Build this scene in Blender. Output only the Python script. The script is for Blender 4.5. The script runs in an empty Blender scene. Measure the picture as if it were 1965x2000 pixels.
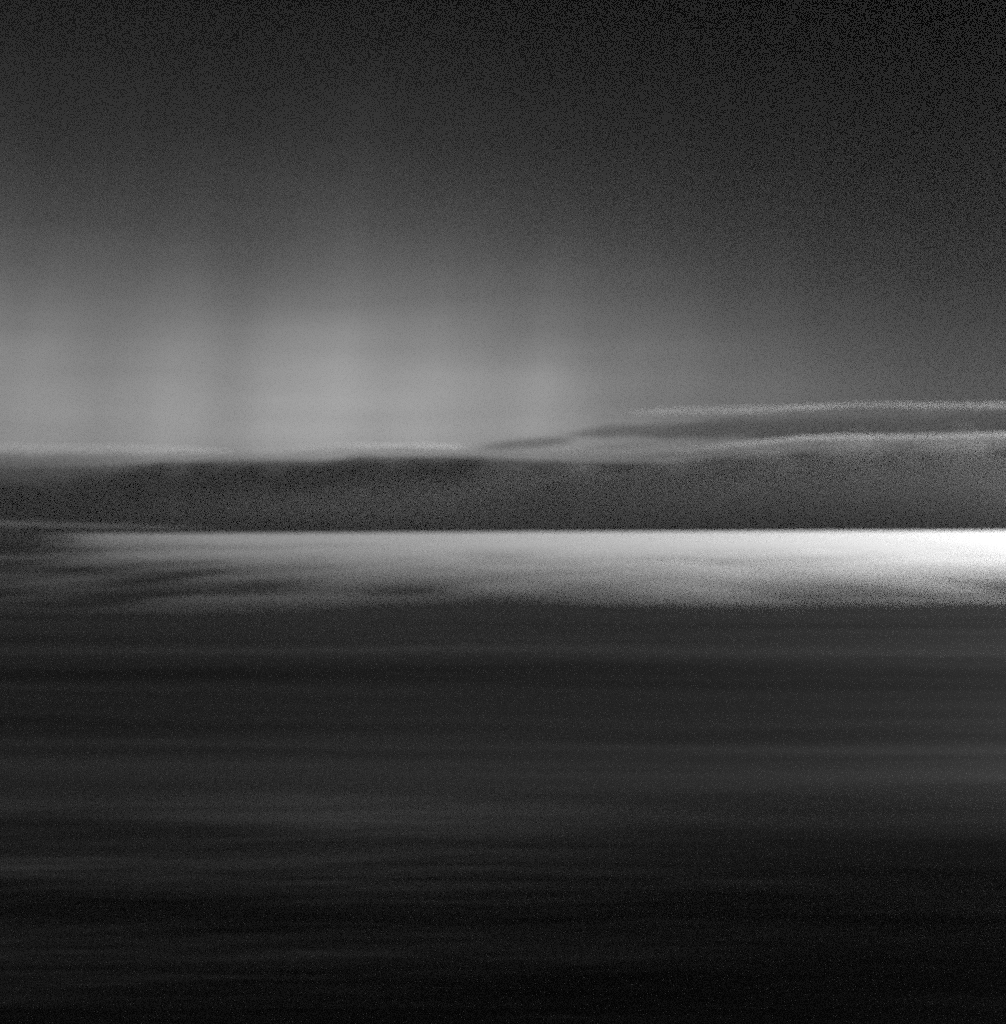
import bpy, math
import numpy as np

scene = bpy.context.scene
C = scene.collection
R = math.radians

# ------------------------------------------------------------------ camera
EYE = 12.0                                   # a ship's upper deck above the sea
cam = bpy.data.cameras.new('camera')
cam.sensor_width = 36.0
cam.lens = 55.0
cam.clip_start = 0.5
cam.clip_end = 80000.0
cam.dof.use_dof = True                       # old lens left focused close by: everything far is soft
cam.dof.focus_distance = 10.0
cam.dof.aperture_fstop = 1.25
cam.dof.aperture_ratio = 0.33
cam_o = bpy.data.objects.new('camera', cam)
C.objects.link(cam_o)
cam_o.location = (0, 0, EYE)
cam_o.rotation_euler = (R(90 + 0.66), R(0.12), 0)
scene.camera = cam_o

# ------------------------------------------------------------------ light
SUN_AZ, SUN_EL = 46.5, 10.0                  # azimuth to the right of the view axis
scene.view_settings.view_transform = 'Standard'
scene.view_settings.look = 'None'
scene.view_settings.exposure = 0.0
scene.view_settings.gamma = 1.0
scene.cycles.use_denoising = False           # the plain sampling grain suits the fast film
scene.cycles.use_adaptive_sampling = True
scene.cycles.adaptive_min_samples = 16
scene.cycles.adaptive_threshold = 0.35
scene.cycles.max_bounces = 4
scene.cycles.volume_bounces = 0
scene.cycles.sample_clamp_indirect = 2.0
scene.cycles.sample_clamp_direct = 2.0

world = bpy.data.worlds.new('World')
scene.world = world
world.use_nodes = True
nt = world.node_tree
N, L = nt.nodes, nt.links


def wmath(op, a, b=None, clamp=False):
    n = N.new('ShaderNodeMath')
    n.operation = op
    n.use_clamp = clamp
    for i, v in enumerate((a, b)):
        if v is None:
            continue
        if isinstance(v, (int, float)):
            n.inputs[i].default_value = v
        else:
            L.new(v, n.inputs[i])
    return n.outputs[0]


def wrange(v, a, b, c, d, kind='SMOOTHSTEP'):
    n = N.new('ShaderNodeMapRange')
    n.interpolation_type = kind
    L.new(v, n.inputs[0])
    for i, x in enumerate((a, b, c, d)):
        n.inputs[1 + i].default_value = x
    return n.outputs[0]


sky = N.new('ShaderNodeTexSky')
sky.sky_type = 'NISHITA'
sky.sun_disc = False
sky.sun_elevation = R(SUN_EL)
sky.sun_rotation = R(SUN_AZ)
sky.dust_density = 2.0
bw = N.new('ShaderNodeRGBToBW')              # black-and-white film
L.new(sky.outputs[0], bw.inputs[0])
tc = N.new('ShaderNodeTexCoord')
sep = N.new('ShaderNodeSeparateXYZ')
L.new(tc.outputs['Generated'], sep.inputs[0])
dx, dy, dz = sep.outputs
az = wmath('ARCTAN2', dx, dy)
# high overcast: thin near the horizon, closing overhead and towards the right
deck = N.new('ShaderNodeValToRGB')
L.new(wrange(dz, -0.02, 0.55, 0.0, 1.0, 'LINEAR'), deck.inputs[0])
cr = deck.color_ramp
cr.interpolation = 'B_SPLINE'
stops = ((0.0, .70), (.08, .85), (.17, .98), (.24, .72), (.30, .41), (.37, .20), (.46, .078), (.60, .012), (.72, .004), (1.0, .003))
cr.elements[0].position, cr.elements[1].position = stops[0][0], stops[-1][0]
for e, s in ((cr.elements[0], stops[0]), (cr.elements[1], stops[-1])):
    e.color = (s[1],) * 3 + (1,)
for p, v in stops[1:-1]:
    cr.elements.new(p).color = (v, v, v, 1)
side = wmath('ADD', wmath('DIVIDE', 1.15, wmath('ADD', 1.0, wmath('POWER', math.e, wmath('MULTIPLY', wmath('SUBTRACT', az, .035), 12.0)))), .03)
# rain shafts and thin veils hanging from the overcast, leaning a little
cmb = N.new('ShaderNodeCombineXYZ')
L.new(wmath('ADD', az, wmath('MULTIPLY', dz, -.12)), cmb.inputs[0])
L.new(dz, cmb.inputs[1])


def veil(sx, sy, seed, detail, lo, hi, a, b):
    mp = N.new('ShaderNodeMapping')
    mp.inputs['Scale'].default_value = (sx, sy, 1)
    mp.inputs['Location'].default_value = (seed, seed * .37, seed * 1.3)
    L.new(cmb.outputs[0], mp.inputs[0])
    no = N.new('ShaderNodeTexNoise')
    no.inputs['Scale'].default_value = 1.0
    no.inputs['Detail'].default_value = detail
    no.inputs['Roughness'].default_value = .5
    L.new(mp.outputs[0], no.inputs[0])
    return wrange(no.outputs[0], lo, hi, a, b, 'LINEAR')


shafts = veil(17.0, 2.2, 1.57, 3.0, .25, .75, .84, 1.16)
broad = veil(6.0, 7.0, 44.04, 2.0, .25, .75, .82, 1.18)
streaks = veil(5.0, 60.0, 7.7, 3.0, .25, .75, .93, 1.07)
patch = wmath('MULTIPLY', wmath('MULTIPLY', shafts, broad), streaks)
val = wmath('MULTIPLY', wmath('MULTIPLY', bw.outputs[0], deck.outputs[0]), wmath('MULTIPLY', side, patch))
bg = N['Background']
L.new(val, bg.inputs[0])
SKY_STRENGTH = 0.080
bg.inputs[1].default_value = SKY_STRENGTH

sun = bpy.data.lights.new('sun', 'SUN')
sun.energy = 5.0
sun.angle = R(10)
sun_o = bpy.data.objects.new('sun', sun)
C.objects.link(sun_o)
sun_o.location = (300, 600, 500)
sun_o.rotation_euler = (R(90 - SUN_EL), 0, R(180 - SUN_AZ))

# ------------------------------------------------------------------ helpers
PX = 3.378e-4                                # radians per unit of the picture grid the layout was measured on


def at(px, py, dist):
    """A point DIST metres out whose bearing and height angle were measured in the photograph."""
    return np.array(((px - 952) * PX * dist, dist, EYE + (1003 - py) * PX * dist))


def make_obj(name, verts, faces, mat, smooth=True):
    me = bpy.data.meshes.new(name)
    me.from_pydata(verts, [], faces)
    me.polygons.foreach_set('use_smooth', [smooth] * len(me.polygons))
    me.update()
    o = bpy.data.objects.new(name, me)
    me.materials.append(mat)
    C.objects.link(o)
    return o


def new_mat(name):
    m = bpy.data.materials.new(name)
    m.use_nodes = True
    m.node_tree.nodes.clear()
    out = m.node_tree.nodes.new('ShaderNodeOutputMaterial')
    return m, m.node_tree.nodes, m.node_tree.links, out


def vnoise(x, y, seed):
    """Smooth value noise on arrays, 0..1."""
    xi, yi = np.floor(x).astype(np.int64), np.floor(y).astype(np.int64)
    fx, fy = x - xi, y - yi
    fx, fy = fx * fx * (3 - 2 * fx), fy * fy * (3 - 2 * fy)

    def h(a, b):
        n = (a * 374761393 + b * 668265263 + seed * 1442695041) & 0xffffffff
        n = ((n ^ (n >> 13)) * 1274126177) & 0xffffffff
        return ((n ^ (n >> 16)) & 0xffff) / 65535.0
    return ((h(xi, yi) * (1 - fx) + h(xi + 1, yi) * fx) * (1 - fy)
            + (h(xi, yi + 1) * (1 - fx) + h(xi + 1, yi + 1) * fx) * fy)


# ------------------------------------------------------------------ water
mat, n, l, out = new_mat('sea_water')
bs = n.new('ShaderNodeBsdfPrincipled')
bs.inputs['Base Color'].default_value = (0.003, 0.003, 0.003, 1)
bs.inputs['IOR'].default_value = 1.333
geo = n.new('ShaderNodeNewGeometry')


def tex_noise(scale, detail, rough, loc=(0, 0, 0)):
    m_ = n.new('ShaderNodeMapping')
    m_.inputs['Scale'].default_value = scale
    m_.inputs['Location'].default_value = loc
    l.new(geo.outputs['Position'], m_.inputs[0])
    t = n.new('ShaderNodeTexNoise')
    t.inputs['Scale'].default_value = 1.0
    t.inputs['Detail'].default_value = detail
    t.inputs['Roughness'].default_value = rough
    l.new(m_.outputs[0], t.inputs[0])
    return t.outputs[0]


def mth(op, a, b=None):
    q = n.new('ShaderNodeMath')
    q.operation = op
    for i, v in enumerate((a, b)):
        if v is None:
            continue
        if isinstance(v, (int, float)):
            q.inputs[i].default_value = v
        else:
            l.new(v, q.inputs[i])
    return q.outputs[0]


def rng(v, a, b, c, d, kind='SMOOTHSTEP'):
    q = n.new('ShaderNodeMapRange')
    q.interpolation_type = kind
    l.new(v, q.inputs[0])
    for i, x in enumerate((a, b, c, d)):
        q.inputs[1 + i].default_value = x
    return q.outputs[0]


# slicks and ruffled lanes drawn out across the view by the breeze
slick = rng(tex_noise((.012, .085, 1), 4, .6), .35, .68, 0.0, 1.0)
sp = n.new('ShaderNodeSeparateXYZ')
l.new(geo.outputs['Position'], sp.inputs[0])
wander = mth('MULTIPLY', mth('SUBTRACT', tex_noise((.02, .01, 1), 3, .55, (3, 1, 0)), .5), 40.0)
breeze = rng(mth('ADD', sp.outputs[1], wander), 44.0, 72.0, 0.0, .27)   # calm close in, ruffled further out
l.new(mth('ADD', mth('ADD', mth('MULTIPLY', slick, .08), breeze), .17), bs.inputs['Roughness'])
bump = n.new('ShaderNodeBump')
bump.inputs['Strength'].default_value = 1.0
bump.inputs['Distance'].default_value = 0.05
l.new(tex_noise((.09, .55, 1), 6, .62, (7, 0, 0)), bump.inputs['Height'])
l.new(bump.outputs[0], bs.inputs['Normal'])
l.new(bs.outputs[0], out.inputs['Surface'])

rad = [0.0]
rr = 3.0
while rr < 26000:
    rad.append(rr)
    rr *= 1.0075
rad = np.array(rad[1:])
dense = np.arange(-34, 34.01, 0.2)
ang = np.radians(np.concatenate([dense, np.arange(37, 326, 3.0)]))
A, Rd = np.meshgrid(ang, rad)
X, Y = np.sin(A) * Rd, np.cos(A) * Rd
Z = np.zeros_like(X)
rs = np.random.RandomState(4)
for lam, amp, spread, k in ((31, .10, .12, 4), (17, .04, .18, 5), (9, .013, .22, 6), (4.5, .005, .25, 6), (2.4, .002, .25, 6)):
    for j in range(k):
        th = rs.normal(0, spread) + .08
        wl = lam * rs.uniform(.75, 1.3)
        kx, ky = math.sin(th) * 2 * math.pi / wl, math.cos(th) * 2 * math.pi / wl
        fade = np.clip(wl / (Rd * .0075 * 3) - .6, 0, 1)
        ph = kx * X + ky * Y + rs.uniform(0, 6.28) + 1.5 * vnoise(X / wl / 5, Y / wl / 3, j)
        Z += amp / math.sqrt(k) * fade * (1.25 * np.exp(np.sin(ph) - 1) - .58) * 1.6 * (.5 + vnoise(X / wl / 4, Y / wl / 2, 17 + j))
# the long swell rolling in from the horizon: steep faces towards the ship, crests about 76 m apart
bend = 16 * (vnoise(X / 55, Y / 120, 51) - .5) + 7 * (vnoise(X / 21, Y / 60, 54) - .5)
ph = 2 * math.pi * (Y - 66 + .05 * X + bend) / 76
Z += 1.6 * (np.exp(.9 * (np.cos(ph) - 1)) - .5 - .12 * np.sin(ph)) * np.clip((210 - Rd) / 90, .05, 1) * (.7 + .5 * vnoise(X / 60, Y / 60, 53))
Z *= np.clip((Rd - 2) / 10, 0, 1)
nr, na = X.shape
verts = np.stack([X.ravel(), Y.ravel(), Z.ravel()], 1)
idx = np.arange(nr * na).reshape(nr, na)
nxt = np.roll(idx, -1, axis=1)
quads = np.stack([idx[:-1], nxt[:-1], nxt[1:], idx[1:]], -1).reshape(-1, 4)[:, ::-1]
verts = np.vstack([verts, [[0, 0, 0]]])
faces = quads.tolist() + [[nr * na, int(idx[0, (i + 1) % na]), int(idx[0, i])] for i in range(na)]
water = make_obj('water', verts.tolist(), faces, mat)
water['kind'] = 'structure'
water['label'] = 'dark sea with long soft swell in front of the bright fog'

# ------------------------------------------------------------------ hills
mat, n, l, out = new_mat('hillside')
bs = n.new('ShaderNodeBsdfPrincipled')
bs.inputs['Roughness'].default_value = 1.0
bs.inputs['Specular IOR Level'].default_value = 0.1
geo = n.new('ShaderNodeNewGeometry')
t = n.new('ShaderNodeTexNoise')
t.inputs['Scale'].default_value = .004
t.inputs['Detail'].default_value = 6
l.new(geo.outputs['Position'], t.inputs[0])
r_ = n.new('ShaderNodeMapRange')
for i, x in enumerate((.3, .7, .13, .22)):
    r_.inputs[1 + i].default_value = x
l.new(t.outputs[0], r_.inputs[0])
l.new(r_.outputs[0], bs.inputs['Base Color'])
l.new(bs.outputs[0], out.inputs['Surface'])

prof = np.array(((-2200, 930), (-900, 890), (-300, 884), (0, 882), (100, 880), (200, 877), (330, 869), (430, 866), (520, 868),
                 (575, 872), (640, 865), (760, 860), (880, 861), (1000, 869), (1150, 872), (1260, 874), (1330, 866),
                 (1420, 858), (1520, 852), (1700, 846), (1904, 842), (2300, 850), (2900, 880), (4200, 940)), float)
DH = 9500.0
xs = np.linspace(-2200, 4200, 640)
top = np.interp(xs, prof[:, 0], prof[:, 1])
ker = np.hanning(15)
top = np.convolve(np.pad(top, 7, mode='edge'), ker / ker.sum(), 'valid')
hx = (xs - 952) * PX * DH
hz = (1003 - top) * PX * DH
rows = np.array((0, .06, .16, .3, .45, .62, .8, .92, 1.0, 1.08, 1.2, 1.5, 2.0))
V = []
for rw in rows:
    d = (rw if rw <= 1 else 1) * 1
    f = np.sin(min(rw, 1) * math.pi / 2) if rw <= 1 else max(0, 1 - (rw - 1) ** 1.2)
    yy = DH - 1700 + rw * 1700 + 160 * (vnoise(xs / 130, xs * 0 + rw * 3, 3) - .5)
    zz = hz * f * (1 + (.12 * (vnoise(xs / 45, xs * 0 + rw * 6, 5) - .5) if 0 < rw < .9 else 0)) - (25 if rw in (0, 2.0) else 0)
    V.append(np.stack([hx * yy / DH, yy, zz], 1))
V = np.concatenate(V)
m_ = len(xs)
faces = [[i * m_ + j, i * m_ + j + 1, (i + 1) * m_ + j + 1, (i + 1) * m_ + j] for i in range(len(rows) - 1) for j in range(m_ - 1)]
hills = make_obj('hills', V.tolist(), faces, mat)
hills['kind'] = 'structure'
hills['label'] = 'long dark range of low hills along the far shore'

# ------------------------------------------------------------------ clouds


def cloud(name, pts, dist, depth, density, albedo, g, label, seed, group=None, taper=False):
    """A stratus streak: PTS are (px, py of its axis, half-height in px) measured along it; a lens-like body of even density with frayed edges."""
    pts = np.array(pts, float)
    ns, nc = 90, 28
    px = np.linspace(pts[0, 0], pts[-1, 0], ns)
    py = np.interp(px, pts[:, 0], pts[:, 1])
    hh = np.interp(px, pts[:, 0], pts[:, 2])
    ker = np.hanning(11)
    ker /= ker.sum()
    py = np.convolve(np.pad(py, 5, mode='edge'), ker, 'valid')
    u = np.linspace(-1, 1, ns)
    end = np.clip(1 - np.abs(u) ** 6, 0, 1) ** .7
    if taper:
        end = end * (hh / hh.max()) ** 1.5
    V = []
    for i in range(ns):
        c = at(px[i], py[i], dist)
        for k in range(nc):
            a = 2 * math.pi * k / nc
            ca, sa = math.cos(a), math.sin(a)
            jag = .7 + .6 * float(vnoise(np.array(px[i] / 38.0), np.array(a * 1.1 if a < math.pi else (2 * math.pi - a) * 1.1 + 9), seed))
            jag *= .8 + .4 * float(vnoise(np.array(px[i] / 12.0), np.array(a * 2.0 if a < math.pi else (2 * math.pi - a) * 2 + 9), seed + 1))
            # pointed in depth, so that the body thins evenly towards its upper and lower edge
            V.append((c[0], c[1] + depth * math.copysign(abs(ca) ** 1.9, ca) * (max(end[i], .01) if taper else .3 + .7 * end[i]),
                      c[2] + hh[i] * PX * dist * math.copysign(abs(sa) ** 1.1, sa) * jag * (1 if taper else max(end[i], .02))))
    F = [[i * nc + k, i * nc + (k + 1) % nc, (i + 1) * nc + (k + 1) % nc, (i + 1) * nc + k] for i in range(ns - 1) for k in range(nc)]
    F += [list(range(nc)), list(range((ns - 1) * nc, ns * nc))[::-1]]
    m, n_, l_, o_ = new_mat(name + '_vapour')
    v = n_.new('ShaderNodeVolumePrincipled')
    v.inputs['Color'].default_value = (albedo,) * 3 + (1,)
    v.inputs['Density'].default_value = density
    v.inputs['Anisotropy'].default_value = g
    l_.new(v.outputs[0], o_.inputs['Volume'])
    c = np.array(V).mean(0)
    o = make_obj(name, (np.array(V) - c).tolist(), F, m)
    o.location = c
    o['label'] = label
    o['category'] = 'cloud'
    if group:
        o['group'] = group
    return o


G = 'cloud streaks over the hills'
cloud('cloud_streak', ((-500, 850, 9), (0, 848, 10), (300, 850, 10), (450, 853, 7)), 9000, 300, .0022, .9, .5,
      'faint pale cloud streak over the low end of the dark hills', 11, G)
cloud('cloud_streak', ((560, 851, 6), (690, 846, 6), (760, 848, 7), (880, 846, 6)), 9000, 300, .0050, .95, .55,
      'crisp pale cloud streak resting on the darkest hilltops', 1, G)
cloud('cloud_streak', ((1030, 853, 4), (1120, 851, 6), (1250, 839, 5)), 9000, 250, .0040, .95, .55,
      'short pale cloud streak in the saddle of the hills', 2, G)
cloud('cloud_streak', ((1270, 854, 4), (1400, 843, 6), (1540, 829, 5), (1700, 830, 4), (1904, 826, 5), (2500, 815, 7)), 8200, 250, .0026, .9, .45,
      'long bright cloud streak climbing along the hazy hilltops under the grey cloud', 3, G)
cloud('cloud_streak', ((1180, 781, 4), (1300, 778, 6), (1450, 775, 7), (1600, 769, 4)), 9000, 200, .0006, .9, .45,
      'faint thin cloud streak above the tapering end of the grey cloud', 4, G)
cloud('cloud_streak', ((1470, 773, 3), (1640, 767, 5), (1800, 767, 3)), 9000, 200, .0007, .9, .45,
      'short thin cloud streak along the top of the grey cloud', 12, G)
cloud('cloud_streak', ((1690, 771, 3), (1904, 768, 6), (2300, 765, 8)), 9000, 200, .0008, .9, .45,
      'thin cloud streak above the thick end of the grey cloud', 13, G)
cloud('stratus_cloud', ((1060, 826, 9), (1150, 815, 17), (1260, 816, 15), (1420, 810, 24), (1560, 806, 24), (1700, 803, 22), (1904, 797, 24), (2600, 795, 26)), 9400, 500, .0024, .16, .3,
      'flat grey stratus cloud hanging above the hazy hills', 5)
cloud('stratus_wisp', ((900, 846, 4), (960, 843, 10), (1020, 838, 11), (1090, 834, 6)), 9300, 350, .0022, .2, .3,
      'small dark wisp of cloud above the hills beside the short pale streak', 14)
cloud('mist_bank', ((-600, 886, 34), (0, 884, 34), (110, 880, 30), (230, 876, 20), (360, 868, 8)), 7600, 450, .0022, .24, .3,
      'grey mist bank veiling the low end of the dark hills', 6, taper=True)
cloud('mist_bank', ((100, 970, 16), (600, 965, 55), (900, 962, 76), (1100, 960, 88), (1300, 958, 100), (1550, 955, 115), (1800, 952, 124), (2100, 950, 128), (2700, 950, 128)), 7500, 450, .00055, .75, .4,
      'pale mist bank in front of the tallest hazy hills', 8, taper=True)
cloud('ridge_cap_cloud', ((120, 872, 8), (330, 866, 13), (575, 868, 15), (760, 858, 13), (1000, 864, 14), (1220, 868, 12), (1420, 862, 6)), 8300, 350, .0011, .3, .4,
      'soft dark cap cloud hugging the crest of the darkest hills', 15)
cloud('ridge_cap_cloud', ((1180, 862, 6), (1350, 862, 14), (1500, 852, 15), (1900, 842, 16), (2500, 838, 16)), 8300, 350, .0012, .5, .45,
      'long soft grey cap cloud hugging the crest of the hazy hills', 9)
cloud('mist_streak', ((-500, 984, 6), (0, 988, 7), (200, 994, 6), (430, 1000, 4)), 7000, 250, .0009, .8, .5,
      'low pale mist streak lying on the water below the dark hills', 7)

# ------------------------------------------------------------------ sea fog lying on the water
fy = 190.0 * 1.028 ** np.arange(137)
fy = fy[fy < 7950]
fs = np.linspace(-.85, .85, 260)
S_, FY = np.meshgrid(fs, fy)
FX = S_ * FY
edge = 205 + 70 * (vnoise(FX / 60, FY / 300, 31) - .5) + 40 * (vnoise(FX / 17, FY / 60, 32) - .5) + 0.45 * FX
t_ = np.clip((FY - edge) / 260, 0, None)
mott = (.4 * vnoise(FX / 38 + 3, FY / 75, 33) + .33 * vnoise(FX / 17, FY / 38, 34) + .27 * vnoise(FX / 110, FY / 120, 35))
mott = np.clip((mott - .5) * 1.7 + .5, .05, 1)
right = np.clip((S_ + .33) / .6, 0, 1)
near_ = 6.0 * t_ ** 1.1 / (t_ ** 1.1 + .42) * (.14 + .10 * right + .92 * mott) * (.42 + .6 * np.clip(right * 1.6, 0, 1))
far_ = 6 * np.clip((FY - 340) / 600, 0, 1) * (.10 + .9 * right) * (.4 + .65 * vnoise(FX / 300, FY / 260, 36) + .6 * vnoise(FX / 48, FY / 130, 37))
top = (near_ + far_) * (1 - .80 * np.clip(1 - right / .55, 0, 1) * np.clip((FY - 300) / 700, 0, 1))
top = 9.5 * (1 - np.exp(-top / 9.5)) - .8
top[0], top[-1], top[:, 0], top[:, -1] = -1.2, -1.2, -1.2, -1.2
nr, na = FX.shape
up = np.stack([FX.ravel(), FY.ravel(), top.ravel()], 1)
lo = up.copy()
lo[:, 2] = -3.0
idx = np.arange(nr * na).reshape(nr, na)
q = np.stack([idx[:-1, :-1], idx[:-1, 1:], idx[1:, 1:], idx[1:, :-1]], -1).reshape(-1, 4)
k = nr * na
rim = np.concatenate([idx[0, :], idx[1:, -1], idx[-1, -2::-1], idx[-2:0:-1, 0]])
F = q.tolist() + (q[:, ::-1] + k).tolist()
F += [[int(rim[(i + 1) % len(rim)]), int(rim[i]), int(rim[i]) + k, int(rim[(i + 1) % len(rim)]) + k] for i in range(len(rim))]
mat, n, l, out = new_mat('sea_fog')
v = n.new('ShaderNodeVolumePrincipled')
v.inputs['Color'].default_value = (.97, .97, .97, 1)
v.inputs['Density'].default_value = .0105
v.inputs['Anisotropy'].default_value = .74
l.new(v.outputs[0], out.inputs['Volume'])
fog = make_obj('fog_bank', np.vstack([up, lo]).tolist(), F, mat)
fog['label'] = 'bright white sea fog lying on the water before the hills'
fog['category'] = 'fog'

# ------------------------------------------------------------------ haze over the whole place
H = 28500.0
z0, z1 = -150.0, 830.0
hv = [(x, y, z) for z in (z0, z1) for x, y in ((-H, -H), (H, -H), (H, H), (-H, H))]
mat, n, l, out = new_mat('sea_air')
v = n.new('ShaderNodeVolumePrincipled')
v.inputs['Color'].default_value = (.9, .9, .9, 1)
v.inputs['Density'].default_value = 1.0e-5
v.inputs['Anisotropy'].default_value = 0.1
l.new(v.outputs[0], out.inputs['Volume'])
haze = make_obj('haze', hv, [[3, 2, 1, 0], [4, 5, 6, 7], [0, 1, 5, 4], [1, 2, 6, 5], [2, 3, 7, 6], [3, 0, 4, 7]], mat, False)
haze['kind'] = 'stuff'
haze['label'] = 'thin pale sea haze over the water and hills'
